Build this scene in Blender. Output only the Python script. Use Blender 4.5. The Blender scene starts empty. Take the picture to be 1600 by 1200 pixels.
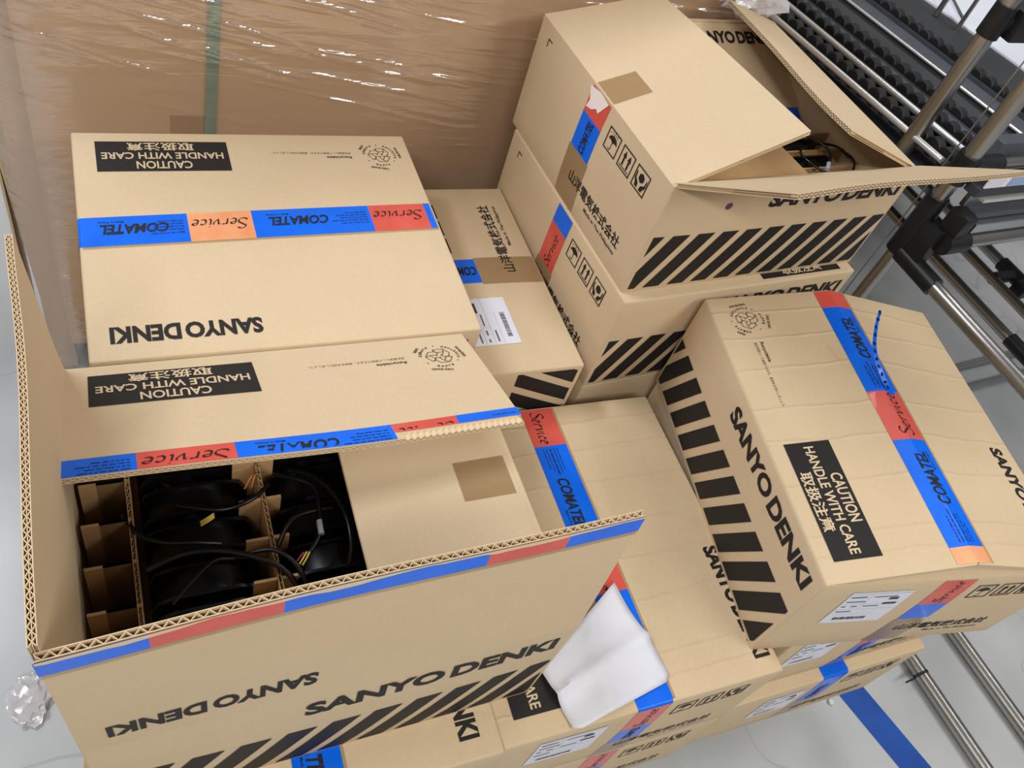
import bpy, bmesh, math, random
from mathutils import Vector, Matrix, Euler
R = math.radians
rnd = random.Random(7)
SC = bpy.context.scene
COL = SC.collection
# ------------------------------------------------------------------ camera, world, lights, exposure
Z0 = 0.74744            # height of the top of the third carton layer minus carton stack origin
cam_d = bpy.data.cameras.new('camera'); cam = bpy.data.objects.new('camera', cam_d); COL.objects.link(cam)
pi_, ro_ = R(47.979), R(22.502)
fw = Vector((0, math.cos(pi_), -math.sin(pi_))); r0 = Vector((1, 0, 0)); u0 = r0.cross(fw)
rr = r0 * math.cos(ro_) + u0 * math.sin(ro_); uu = -r0 * math.sin(ro_) + u0 * math.cos(ro_)
GR = R(-36.5)   # turn everything so the pallet lines up with the world axes
cam.matrix_world = Matrix.Rotation(GR, 4, 'Z') @ Matrix(((rr.x, uu.x, -fw.x, 0), (rr.y, uu.y, -fw.y, 0), (rr.z, uu.z, -fw.z, .85454 + Z0), (0, 0, 0, 1)))
cam_d.sensor_width = 36; cam_d.lens = 1331.56 / 1600 * 36; cam_d.clip_start = .02
SC.camera = cam
W_ = bpy.data.worlds.new('warehouse_air'); SC.world = W_; W_.use_nodes = True
W_.node_tree.nodes['Background'].inputs[0].default_value = (.97, .98, 1.0, 1)
W_.node_tree.nodes['Background'].inputs[1].default_value = .13
SC.view_settings.view_transform = 'Standard'; SC.view_settings.look = 'None'
SC.view_settings.gamma = 1; SC.view_settings.use_curve_mapping = False
SC.view_settings.exposure = 0.14
AU = 0.0
def uv(u, v, z=0.0):    # pallet frame -> world
    return Vector((u*math.cos(AU) - v*math.sin(AU), u*math.sin(AU) + v*math.cos(AU), z + Z0))
RA = R(4.8)
def ab(a, b, z=0.0):    # rack frame -> world
    return Vector((a*math.cos(RA) - b*math.sin(RA), a*math.sin(RA) + b*math.cos(RA), z + Z0))
def lamp(name, loc, target, sx, sy, power, col, spin=0):
    l = bpy.data.lights.new(name, 'AREA'); l.shape = 'RECTANGLE'; l.size = sx; l.size_y = sy; l.energy = power; l.color = col
    o = bpy.data.objects.new(name, l); COL.objects.link(o); o.location = loc
    q = (Vector(target) - Vector(loc)).to_track_quat('-Z', 'Y'); o.rotation_euler = (q.to_matrix() @ Matrix.Rotation(spin, 3, 'Z')).to_euler()
    return o
LAMPS = ((2.2, 2.8, 4.0, 34, (1, .975, .93)), (3.2, .4, 3.8, 16, (1, 1, 1)), (-1.0, -1.9, 3.6, 66, (1, .97, .93)), (-2.6, .0, 3.2, 13, (1, .97, .92)),  # unseen strips; the weak far-left one is added to lift the bulging carton's side
         (-1.8, 2.4, 4.0, 92, (.94, .985, 1.07)), (2.2, -1.7, 3.4, 54, (1, .99, .97)))
for u_, v_, z_, pw, colr in LAMPS:
    lamp('overhead_area_light', uv(u_, v_, z_ - Z0), uv(u_*.3+.4, v_*.3+.5, -.2), .16, 2.2, pw, colr, R(90))

# ------------------------------------------------------------------ materials
def srgb(r, g, b):
    f = lambda c: c/255/12.92 if c/255 <= .04045 else ((c/255 + .055)/1.055)**2.4
    return (f(r), f(g), f(b), 1)
def mat(name, col, rough=.6, metal=0, coat=0, spec=.5):
    m = bpy.data.materials.new(name); m.use_nodes = True; b = m.node_tree.nodes['Principled BSDF']
    b.inputs['Base Color'].default_value = col; b.inputs['Roughness'].default_value = rough
    b.inputs['Metallic'].default_value = metal; b.inputs['Coat Weight'].default_value = coat
    b.inputs['Specular IOR Level'].default_value = spec
    return m
def nodes(m): return m.node_tree.nodes, m.node_tree.links, m.node_tree.nodes['Principled BSDF']
def noisy(m, c1, c2, scale=(1, 1, 1), nscale=6, bump=0, bscale=60, detail=5, lo=.3, hi=.7, dist=.002, coord='Object'):
    n, l, b = nodes(m)
    tc = n.new('ShaderNodeTexCoord'); mp = n.new('ShaderNodeMapping'); mp.inputs['Scale'].default_value = scale
    l.new(tc.outputs[coord], mp.inputs[0])
    a = n.new('ShaderNodeTexNoise'); a.inputs['Scale'].default_value = nscale; a.inputs['Detail'].default_value = detail
    l.new(mp.outputs[0], a.inputs['Vector'])
    rp = n.new('ShaderNodeValToRGB'); rp.color_ramp.elements[0].position = lo; rp.color_ramp.elements[1].position = hi
    rp.color_ramp.elements[0].color = c1; rp.color_ramp.elements[1].color = c2
    l.new(a.outputs[0], rp.inputs[0]); l.new(rp.outputs[0], b.inputs['Base Color'])
    if bump:
        a2 = n.new('ShaderNodeTexNoise'); a2.inputs['Scale'].default_value = bscale; a2.inputs['Detail'].default_value = 3
        l.new(mp.outputs[0], a2.inputs['Vector'])
        bp = n.new('ShaderNodeBump'); bp.inputs['Strength'].default_value = bump; bp.inputs['Distance'].default_value = dist
        l.new(a2.outputs[0], bp.inputs['Height']); l.new(bp.outputs[0], b.inputs['Normal'])
    return m
def kraft(name, a, b_, bump=.25, crease=None, bands=0):
    m = mat(name, a, .78, spec=.28)
    n, l, b = nodes(m)
    tc = n.new('ShaderNodeTexCoord')
    big = n.new('ShaderNodeTexNoise'); big.inputs['Scale'].default_value = 7; big.inputs['Detail'].default_value = 4
    fib = n.new('ShaderNodeTexNoise'); fib.inputs['Scale'].default_value = 300; fib.inputs['Detail'].default_value = 3
    for x in (big, fib): l.new(tc.outputs['Object'], x.inputs['Vector'])
    mx = n.new('ShaderNodeMix'); mx.data_type = 'RGBA'; mx.inputs[6].default_value = a; mx.inputs[7].default_value = b_
    l.new(big.outputs[0], mx.inputs[0])
    rp = n.new('ShaderNodeValToRGB'); rp.color_ramp.elements[0].position = .33; rp.color_ramp.elements[1].position = .62
    rp.color_ramp.elements[0].color = (.955, .95, .945, 1); rp.color_ramp.elements[1].color = (1, 1, 1, 1)
    l.new(fib.outputs[0], rp.inputs[0])
    m2 = n.new('ShaderNodeMix'); m2.data_type = 'RGBA'; m2.blend_type = 'MULTIPLY'; m2.inputs[0].default_value = 1
    l.new(mx.outputs[2], m2.inputs[6]); l.new(rp.outputs[0], m2.inputs[7]); l.new(m2.outputs[2], b.inputs['Base Color'])
    dn = n.new('ShaderNodeTexNoise'); dn.inputs['Scale'].default_value = 9; dn.inputs['Detail'].default_value = 2
    l.new(tc.outputs['Object'], dn.inputs['Vector'])
    h = dn.outputs[0]
    if crease:      # soft creases along the fluting (they run across the flap)
        sx = n.new('ShaderNodeSeparateXYZ'); l.new(tc.outputs['Object'], sx.inputs[0])
        wob = n.new('ShaderNodeMath'); wob.operation = 'MULTIPLY_ADD'; wob.inputs[1].default_value = .03; l.new(big.outputs[0], wob.inputs[0]); l.new(sx.outputs[0], wob.inputs[2])
        vo = n.new('ShaderNodeTexVoronoi'); vo.voronoi_dimensions = '1D'; vo.feature = 'DISTANCE_TO_EDGE'; vo.inputs['Scale'].default_value = crease
        l.new(wob.outputs[0], vo.inputs['W'])
        mr = n.new('ShaderNodeMapRange'); mr.inputs[1].default_value = 0; mr.inputs[2].default_value = .07; mr.inputs[3].default_value = .20; mr.inputs[4].default_value = 0
        l.new(vo.outputs[0], mr.inputs[0])
        ad = n.new('ShaderNodeMath'); ad.operation = 'ADD'; l.new(dn.outputs[0], ad.inputs[0]); l.new(mr.outputs[0], ad.inputs[1]); h = ad.outputs[0]
    bp = n.new('ShaderNodeBump'); bp.inputs['Strength'].default_value = bump; bp.inputs['Distance'].default_value = .012
    l.new(h, bp.inputs['Height']); l.new(bp.outputs[0], b.inputs['Normal'])
    return m
M = {}
M['kraft'] = kraft('kraft_board', srgb(202, 179, 145), srgb(208, 186, 153))
M['kraft_creased'] = kraft('creased_kraft_board', srgb(199, 176, 141), srgb(206, 184, 150), .4, 17)
M['kraft_in'] = kraft('kraft_inner_liner', srgb(200, 172, 138), srgb(205, 178, 145))
M['core'] = mat('corrugation_core', srgb(62, 45, 30), .9, spec=.1)
M['flute'] = mat('corrugation_flute', srgb(216, 194, 160), .85, spec=.1)
M['divider'] = kraft('divider_board', srgb(178, 142, 98), srgb(186, 150, 106))
M['ink'] = mat('black_print', srgb(34, 31, 30), .62, spec=.3)
M['ink_soft'] = mat('thin_black_print', srgb(66, 56, 46), .7, spec=.2)
M['paper'] = noisy(mat('white_paper', srgb(232, 232, 236), .6, spec=.3), srgb(204, 204, 212), srgb(216, 216, 222), nscale=9, bump=.5, bscale=9, dist=.02)
M['label'] = mat('label_paper', srgb(218, 219, 230), .5)
M['tape_ink'] = mat('faint_tape_print', srgb(6, 44, 110), .5)
M['label_ink'] = mat('label_print', srgb(92, 94, 112), .6)
M['label_bar'] = mat('label_barcode', srgb(40, 40, 48), .6)
def tape(name, c1, c2):
    m = noisy(mat(name, c1, .3, coat=.08, spec=.3), c1, c2, nscale=22, bump=.25, bscale=60, dist=.0015)
    return m
M['tape_blue'] = tape('blue_tape', srgb(0, 96, 222), srgb(0, 106, 234))
M['tape_red'] = tape('red_tape', srgb(203, 78, 68), srgb(212, 92, 80))
M['tape_orange'] = tape('lit_red_tape', srgb(222, 142, 98), srgb(232, 168, 122))  # red tape shown lit through, the light put into its colour
def clear(name, tint, alpha):
    m = noisy(mat(name, tint, .16, coat=.3), tint, tint, nscale=20, bump=.2, bscale=70, dist=.0015)
    nodes(m)[2].inputs['Alpha'].default_value = alpha
    return m
M['tape_clear'] = clear('clear_brown_tape', srgb(160, 128, 84), .62)
M['tape_edge'] = clear('clear_tape_margin', srgb(180, 148, 96), .55)
M['torn'] = mat('torn_white_paper', srgb(235, 222, 216), .8)
M['purple'] = mat('purple_dot', srgb(112, 48, 92), .5)
M['black'] = noisy(mat('black_plastic', srgb(20, 20, 22), .42), srgb(15, 15, 17), srgb(26, 26, 28), nscale=30)
M['black_gloss'] = mat('black_cable_jacket', srgb(14, 14, 15), .3)
M['fan'] = mat('black_fan_plastic', srgb(9, 9, 10), .36)
M['hub'] = mat('fan_hub_cap', srgb(40, 44, 66), .3)
M['yellow'] = mat('yellow_wire', srgb(236, 214, 90), .4)
M['pink'] = mat('magenta_wire', srgb(190, 40, 90), .4)
M['orange'] = mat('orange_wire', srgb(196, 118, 52), .4)
M['grey_sleeve'] = mat('grey_heat_shrink', srgb(160, 168, 178), .35)
M['steel'] = noisy(mat('stainless_tube', srgb(184, 182, 178), .3, 1), srgb(172, 168, 162), srgb(194, 191, 187), nscale=3, scale=(1, 1, .2))
M['alu'] = noisy(mat('aluminium_rail', srgb(196, 198, 200), .32, 1), srgb(186, 188, 190), srgb(206, 208, 210), nscale=4)
M['bright'] = mat('polished_guide_bar', srgb(228, 228, 226), .3, .7)
M['zinc'] = noisy(mat('zinc_channel', srgb(86, 90, 97), .5, .3), srgb(78, 82, 89), srgb(94, 98, 105), nscale=12)
M['dark'] = mat('dark_rack_grey', srgb(52, 54, 58), .6)
M['wheel'] = mat('black_wheel', srgb(22, 23, 25), .55)
M['white'] = mat('white_panel', srgb(232, 236, 246), .5)
M['bluegrey'] = mat('blue_grey_label', srgb(150, 172, 204), .5)
M['wood'] = noisy(mat('pallet_wood', srgb(176, 140, 96), .8), srgb(160, 124, 82), srgb(190, 156, 112), scale=(1, 14, 6), nscale=3, bump=.3, bscale=10)
M['strap'] = noisy(mat('green_strap', srgb(122, 148, 124), .35, coat=.2), srgb(112, 138, 116), srgb(134, 158, 134), nscale=40)
M['loadbox'] = kraft('brown_load_board', srgb(206, 170, 128), srgb(212, 177, 135), .3)
M['loadbox2'] = mat('load_board_patch', srgb(172, 134, 94), .8)
M['floor_tape'] = noisy(mat('blue_floor_tape', srgb(8, 74, 165), .38), srgb(6, 66, 152), srgb(12, 82, 176), nscale=14)
def film_mat(name, haze, bstr, bdist, gloss=.19):
    m = bpy.data.materials.new(name); m.use_nodes = True; n = m.node_tree.nodes; l = m.node_tree.links; n.clear()
    out = n.new('ShaderNodeOutputMaterial'); tr = n.new('ShaderNodeBsdfTransparent'); tr.inputs[0].default_value = (.93, .92, .92, 1)
    gl = n.new('ShaderNodeBsdfGlossy'); gl.inputs['Roughness'].default_value = .14; gl.inputs['Color'].default_value = (1, 1, 1, 1)
    df = n.new('ShaderNodeBsdfDiffuse'); df.inputs[0].default_value = (.82, .80, .82, 1)
    tc = n.new('ShaderNodeTexCoord'); mp = n.new('ShaderNodeMapping')
    mp.inputs['Scale'].default_value = (1.5, 1, 15); mp.inputs['Rotation'].default_value = (0, R(-9), 0)
    l.new(tc.outputs['Object'], mp.inputs[0])
    no = n.new('ShaderNodeTexNoise'); no.inputs['Scale'].default_value = 2.4; no.inputs['Detail'].default_value = 3.5; no.inputs['Roughness'].default_value = .5
    no.inputs['Distortion'].default_value = .6
    l.new(mp.outputs[0], no.inputs['Vector'])
    bp = n.new('ShaderNodeBump'); bp.inputs['Strength'].default_value = bstr; bp.inputs['Distance'].default_value = bdist
    l.new(no.outputs[0], bp.inputs['Height'])
    l.new(bp.outputs[0], gl.inputs['Normal'])
    m1 = n.new('ShaderNodeMixShader'); m1.inputs[0].default_value = haze; l.new(tr.outputs[0], m1.inputs[1]); l.new(df.outputs[0], m1.inputs[2])
    m2 = n.new('ShaderNodeMixShader'); m2.inputs[0].default_value = gloss; l.new(m1.outputs[0], m2.inputs[1]); l.new(gl.outputs[0], m2.inputs[2])
    l.new(m2.outputs[0], out.inputs[0])
    return m
M['film'] = film_mat('stretch_film', .07, .35, .02)
M['film_wad'] = film_mat('crumpled_film', .5, .9, .03, .1)
def floor_mat():
    m = mat('polished_concrete', srgb(176, 180, 182), .22, spec=.5); n, l, b = nodes(m)
    tc = n.new('ShaderNodeTexCoord')
    a = n.new('ShaderNodeTexNoise'); a.inputs['Scale'].default_value = 2.2; a.inputs['Detail'].default_value = 8; l.new(tc.outputs['Object'], a.inputs['Vector'])
    rp = n.new('ShaderNodeValToRGB'); rp.color_ramp.elements[0].position = .32; rp.color_ramp.elements[1].position = .68
    rp.color_ramp.elements[0].color = srgb(164, 167, 168); rp.color_ramp.elements[1].color = srgb(198, 200, 200); l.new(a.outputs[0], rp.inputs[0])
    v = n.new('ShaderNodeTexVoronoi'); v.feature = 'DISTANCE_TO_EDGE'; v.inputs['Scale'].default_value = 2.1; v.inputs['Randomness'].default_value = 1
    w = n.new('ShaderNodeTexNoise'); w.inputs['Scale'].default_value = 3; l.new(tc.outputs['Object'], w.inputs['Vector'])
    va = n.new('ShaderNodeMix'); va.data_type = 'RGBA'; va.inputs[0].default_value = .35; l.new(tc.outputs['Object'], va.inputs[6]); l.new(w.outputs['Color'], va.inputs[7]); l.new(va.outputs[2], v.inputs['Vector'])
    mr = n.new('ShaderNodeMapRange'); mr.inputs[1].default_value = 0; mr.inputs[2].default_value = .006; mr.inputs[3].default_value = .80; mr.inputs[4].default_value = 1
    l.new(v.outputs[0], mr.inputs[0])
    mu = n.new('ShaderNodeMix'); mu.data_type = 'RGBA'; mu.blend_type = 'MULTIPLY'; mu.inputs[0].default_value = 1
    l.new(rp.outputs[0], mu.inputs[6]); l.new(mr.outputs[0], mu.inputs[7]); l.new(mu.outputs[2], b.inputs['Base Color'])
    r2 = n.new('ShaderNodeMapRange'); r2.inputs[3].default_value = .16; r2.inputs[4].default_value = .34; l.new(a.outputs[0], r2.inputs[0]); l.new(r2.outputs[0], b.inputs['Roughness'])
    return m
M['floor'] = floor_mat()

# ------------------------------------------------------------------ object helpers
def link_mesh(name, bm, m, parent=None, smooth=None):
    me = bpy.data.meshes.new(name); bmesh.ops.recalc_face_normals(bm, faces=bm.faces) if smooth is not None else None
    bm.to_mesh(me); bm.free()
    for x in (m if isinstance(m, (list, tuple)) else [m]): me.materials.append(M[x] if isinstance(x, str) else x)
    if smooth is not None and len(me.polygons):
        me.polygons.foreach_set('use_smooth', [True]*len(me.polygons)); me.set_sharp_from_angle(angle=R(smooth))
    o = bpy.data.objects.new(name, me); COL.objects.link(o)
    if parent: o.parent = parent
    return o
def thing(name, label, cat, loc=(0, 0, 0), rot=None, group=None):
    o = bpy.data.objects.new(name, None); COL.objects.link(o); o.empty_display_size = .05
    o.location = loc
    if rot is not None: o.rotation_euler = rot
    return tag(o, label, cat, group)
def tag(o, label, cat, group=None):
    o['label'] = label; o['category'] = cat
    if group: o['group'] = group
    return o
def add_box(bm, c, sx, sy, sz, rot=None, bev=0):
    t = bmesh.new(); bmesh.ops.create_cube(t, size=1)
    for v in t.verts: v.co = Vector((v.co.x*sx, v.co.y*sy, v.co.z*sz))
    if bev: bmesh.ops.bevel(t, geom=t.edges[:], offset=bev, segments=2, affect='EDGES', profile=.6)
    for v in t.verts: v.co = (rot @ v.co if rot else v.co) + Vector(c)
    merge(bm, t)
def merge(bm, t):
    me = bpy.data.meshes.new('t'); t.to_mesh(me); t.free(); bm.from_mesh(me); bpy.data.meshes.remove(me)
def add_cyl(bm, p, q, r, seg=16, r2=None, cap=True):
    p, q = Vector(p), Vector(q); d = q - p; t = bmesh.new()
    bmesh.ops.create_cone(t, cap_ends=cap, segments=seg, radius1=r, radius2=r if r2 is None else r2, depth=d.length)
    rot = d.to_track_quat('Z', 'Y').to_matrix()
    for v in t.verts: v.co = rot @ v.co + (p + q)/2
    merge(bm, t)
def smooth_path(pts, n=6):
    P = [Vector(p) for p in pts]; out = []
    for i in range(len(P) - 1):
        p0, p1, p2, p3 = P[max(i-1, 0)], P[i], P[i+1], P[min(i+2, len(P)-1)]
        for k in range(n):
            t = k/n
            out.append(.5*((2*p1) + (p2-p0)*t + (2*p0-5*p1+4*p2-p3)*t*t + (3*p1-p0-3*p2+p3)*t**3))
    out.append(P[-1]); return out
def add_tube(bm, pts, r, seg=8, n=6):
    P = smooth_path(pts, n) if n else [Vector(p) for p in pts]; rings = []
    for i, p in enumerate(P):
        d = (P[min(i+1, len(P)-1)] - P[max(i-1, 0)]).normalized()
        a = d.orthogonal().normalized() if i == 0 else (a - d*a.dot(d)).normalized()
        b = d.cross(a)
        rings.append([bm.verts.new(p + (a*math.cos(2*math.pi*k/seg) + b*math.sin(2*math.pi*k/seg))*r) for k in range(seg)])
    for A, B in zip(rings, rings[1:]):
        for k in range(seg): bm.faces.new((A[k], A[(k+1) % seg], B[(k+1) % seg], B[k]))
    bm.faces.new(rings[0][::-1]); bm.faces.new(rings[-1])

# ------------------------------------------------------------------ flat print shapes (2D)
_tc = {}
def text2d(s, bold=0.0, shear=0.0, space=1.0):
    k = (s, bold, shear, space)
    if k not in _tc:
        c = bpy.data.curves.new('t', 'FONT'); c.body = s; c.offset = bold; c.shear = shear; c.resolution_u = 3; c.space_character = space
        o = bpy.data.objects.new('t', c); COL.objects.link(o)
        dg = bpy.context.evaluated_depsgraph_get(); me = bpy.data.meshes.new_from_object(o.evaluated_get(dg))
        vs = [(v.co.x, v.co.y) for v in me.vertices]; fs = [tuple(p.vertices) for p in me.polygons]
        bpy.data.objects.remove(o); bpy.data.curves.remove(c); bpy.data.meshes.remove(me)
        _tc[k] = (vs, fs)
    return _tc[k]
def fit(shape, x0, y0, x1, y1, rot180=False):
    vs, fs = shape
    ax, bx = min(v[0] for v in vs), max(v[0] for v in vs); ay, by = min(v[1] for v in vs), max(v[1] for v in vs)
    out = []
    for x, y in vs:
        p = (x-ax)/(bx-ax); q = (y-ay)/(by-ay)
        if rot180: p, q = 1-p, 1-q
        out.append((x0 + p*(x1-x0), y0 + q*(y1-y0)))
    return out, fs
def rect(x0, y0, x1, y1): return [(x0, y0), (x1, y0), (x1, y1), (x0, y1)], [(0, 1, 2, 3)]
def poly(*p): return list(p), [tuple(range(len(p)))]
def frame2(x0, y0, x1, y1, w):
    return join(rect(x0, y0, x1, y0+w), rect(x0, y1-w, x1, y1), rect(x0, y0+w, x0+w, y1-w), rect(x1-w, y0+w, x1, y1-w))
def join(*sh):
    V, F = [], []
    for vs, fs in sh:
        k = len(V); V += vs; F += [tuple(i+k for i in f) for f in fs]
    return V, F
def xf(shape, dx=0, dy=0, s=1, a=0):
    c, sn = math.cos(a), math.sin(a)
    return [(dx + s*(c*x - sn*y), dy + s*(sn*x + c*y)) for x, y in shape[0]], shape[1]
def stroke(pts, w):
    V, F = [], []
    for (x0, y0), (x1, y1) in zip(pts, pts[1:]):
        d = math.hypot(x1-x0, y1-y0)
        if d < 1e-9: continue
        nx, ny = -(y1-y0)/d*w/2, (x1-x0)/d*w/2; k = len(V)
        V += [(x0+nx, y0+ny), (x0-nx, y0-ny), (x1-nx, y1-ny), (x1+nx, y1+ny)]; F.append((k, k+1, k+2, k+3))
    return V, F
def arc(cx, cy, rx, ry, a0, a1, n=10):
    return [(cx + rx*math.cos(R(a0+(a1-a0)*i/n)), cy + ry*math.sin(R(a0+(a1-a0)*i/n))) for i in range(n+1)]
def clip(pts, x0, x1):
    def half(P, sgn, c):
        out = []
        for i in range(len(P)):
            a, b = P[i-1], P[i]; da, db = sgn*(a[0]-c), sgn*(b[0]-c)
            if (da >= 0) != (db >= 0):
                t = da/(da-db); out.append((a[0]+(b[0]-a[0])*t, a[1]+(b[1]-a[1])*t))
            if db >= 0: out.append(b)
        return out
    P = half(pts, 1, x0); return half(P, -1, x1) if P else P
def nib(pts, nx, ny, w):
    V, F = [], []
    for (x0, y0), (x1, y1) in zip(pts, pts[1:]):
        k = len(V); V += [(x0+nx, y0+ny), (x0-nx, y0-ny), (x1-nx, y1-ny), (x1+nx, y1+ny)]; F.append((k, k+1, k+2, k+3))
    return join((V, F), stroke(pts, w))
def script_service():        # slanted broad-nib lettering
    sh = []
    L_ = {'S': [arc(.42, .78, .24, .2, 20, 200) + arc(.4, .25, .27, .24, 60, -160)],
          'e': [[(.1, .28), (.4, .36)] + arc(.26, .36, .15, .16, 0, 180)[::1] + arc(.28, .2, .19, .2, 160, 310)],
          'r': [[(.12, .52), (.12, 0)], [(.12, .3)] + arc(.3, .36, .14, .16, 150, 50)],
          'v': [[(.04, .5), (.14, .5), (.2, .02), (.42, .3), (.44, .52)]],
          'i': [[(.1, .52), (.1, .08), (.2, .0)], [(.12, .72), (.15, .7)]],
          'c': [arc(.25, .26, .17, .25, 40, 320)]}
    x = 0
    for ch, adv in (('S', .72), ('e', .5), ('r', .48), ('v', .52), ('i', .3), ('c', .46), ('e', .5)):
        for st in L_[ch]:
            sh.append(nib([(x + p + .22*q, q) for p, q in st], .05, .036, .045))
        x += adv
    return join(*sh)
SERVICE = script_service()
def SANYO():
    return join(fit(text2d('SANYO', .042), 0, 0, 5.15, 1), fit(text2d('DENKI', .042), 5.42, 0, 9.85, 1))
def COMATEL(): return text2d('COMATEL', .028, .22)

# ------------------------------------------------------------------ board panels
def rnd_off(d, r):
    if d >= r or r <= 0: return 0
    d = max(d, 0); return -(r - math.sqrt(max(r*r - (r-d)**2, 0)))
class Pan:
    """a bent board: s runs along its lower edge, t away from it, outside normal = s x t"""
    def __init__(self, c00, c10, c11, c01, w, h, bulge=0, rl=0, rr=0, rb=0, rt=0, wave=0):
        self.c = [Vector(x) for x in (c00, c10, c11, c01)]; self.w, self.h, self.bulge = w, h, bulge
        self.r = (rl, rr, rb, rt); self.wave = wave
        self.n = ((self.c[1]+self.c[2]-self.c[0]-self.c[3]).cross(self.c[3]+self.c[2]-self.c[0]-self.c[1])).normalized()
        self.ph = rnd.random()*6
    def P(self, s, t, off=0):
        a, b = s/self.w, t/self.h; c = self.c
        p = c[0]*((1-a)*(1-b)) + c[1]*(a*(1-b)) + c[2]*(a*b) + c[3]*((1-a)*b)
        k = max(0, 16*a*(1-a)*b*(1-b)); rl, rr_, rb, rt = self.r
        d = off + self.bulge*math.sqrt(k)*.5 + self.bulge*k*.5
        if self.wave: d += self.wave*math.sqrt(max(b, 0))*math.sin(a*5.2 + self.ph)*(.5+.5*math.cos(3*a))
        d += rnd_off(s, rl) + rnd_off(self.w-s, rr_) + rnd_off(t, rb) + rnd_off(self.h-t, rt)
        return p + self.n*d
def ticks(a, b, n, ra, rb):
    out = [a + (b-a)*i/n for i in range(n+1)]
    if ra: out += [ra*.29, ra*.6, ra]
    if rb: out += [b+rb*.29-rb*.29-0*rb]
    return sorted(set(round(x, 6) for x in out))
def grid_ticks(x0, x1, n, r0, r1, full):
    """parameters between x0 and x1, refined at rounded ends (r0 at 0, r1 at full)"""
    a = r0*.293 if (r0 and x0 <= 1e-6) else x0; b = full - r1*.293 if (r1 and x1 >= full-1e-6) else x1
    out = [a, b]
    if r0 and x0 <= 1e-6: out += [r0*.6, r0]
    if r1 and x1 >= full-1e-6: out += [full-r1*.6, full-r1]
    lo, hi = max(a, r0 if x0 <= 1e-6 else a), min(b, full-r1 if x1 >= full-1e-6 else b)
    out += [lo + (hi-lo)*i/n for i in range(n+1)]
    return sorted(set(round(x, 6) for x in out))
def slab(bm, pan, off0, off1, s0=0, s1=None, t0=0, t1=None, ns=10, nt=6):
    s1 = pan.w if s1 is None else s1; t1 = pan.h if t1 is None else t1
    S = grid_ticks(s0, s1, ns, pan.r[0], pan.r[1], pan.w); T = grid_ticks(t0, t1, nt, pan.r[2], pan.r[3], pan.h)
    G = [[[bm.verts.new(pan.P(s, t, o)) for t in T] for s in S] for o in (off0, off1)]
    A, B = G; ns, nt = len(S)-1, len(T)-1
    for i in range(ns):
        for j in range(nt):
            bm.faces.new((A[i][j], A[i+1][j], A[i+1][j+1], A[i][j+1])); bm.faces.new((B[i][j], B[i][j+1], B[i+1][j+1], B[i+1][j]))
    for i in range(ns):
        bm.faces.new((A[i][0], B[i][0], B[i+1][0], A[i+1][0])); bm.faces.new((A[i][nt], A[i+1][nt], B[i+1][nt], B[i][nt]))
    for j in range(nt):
        bm.faces.new((A[0][j], A[0][j+1], B[0][j+1], B[0][j])); bm.faces.new((A[ns][j], B[ns][j], B[ns][j+1], A[ns][j+1]))
def decal(name, shape, fn, m, parent, maxlen=.035, cut=None):
    """flat print laid on a surface: fn(x, y) -> 3D"""
    vs, fs = shape; bm = bmesh.new(); V = [bm.verts.new((x, y, 0)) for x, y in vs]
    for f in fs:
        try: bm.faces.new([V[i] for i in f])
        except ValueError: pass
    for _ in range(5):
        E_ = [e for e in bm.edges if e.calc_length() > maxlen]
        if not E_: break
        bmesh.ops.triangulate(bm, faces=[f for f in bm.faces if len(f.verts) > 4])
        bmesh.ops.subdivide_edges(bm, edges=E_, cuts=1, use_grid_fill=True)
    bmesh.ops.triangulate(bm, faces=[f for f in bm.faces if len(f.verts) > 3])
    if cut is not None: bmesh.ops.bisect_plane(bm, geom=bm.verts[:]+bm.edges[:]+bm.faces[:], plane_co=(0, cut, 0), plane_no=(0, 1, 0))
    for v in bm.verts: v.co = fn(v.co.x, v.co.y)
    return link_mesh(name, bm, m, parent)

# ------------------------------------------------------------------ the fan cartons
L, W, H, T_ = .5, .43757, .20748, .0068
hl, hw = L/2, W/2
G_BOX = 'fan cartons piled on the pallet'
def flutes(name, pan, d0, d1, s0, s1, t1, depth=.011, pitch=.0078, layers=1, parent=None, t0s=None):
    """zigzag paper between the liners along the free edge of a flap"""
    bm = bmesh.new(); n = max(2, int((s1-s0)/pitch*2)); th = .00038
    for k in range(layers):
        a = d0 + (d1-d0)*k/layers; b = d0 + (d1-d0)*(k+1)/layers; prev = None
        for i in range(n+1):
            s = s0 + (s1-s0)*i/n; o = a if (i+k) % 2 else b
            cur = [bm.verts.new(pan.P(s, t, o+e)) for t in (t1-.0004, t1-depth) for e in (th, -th)]
            if prev:
                for p, q in ((0, 1), (1, 3), (2, 0)): bm.faces.new((prev[p], prev[q], cur[q], cur[p]))
            prev = cur
    return link_mesh(name, bm, 'flute', parent)
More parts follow.
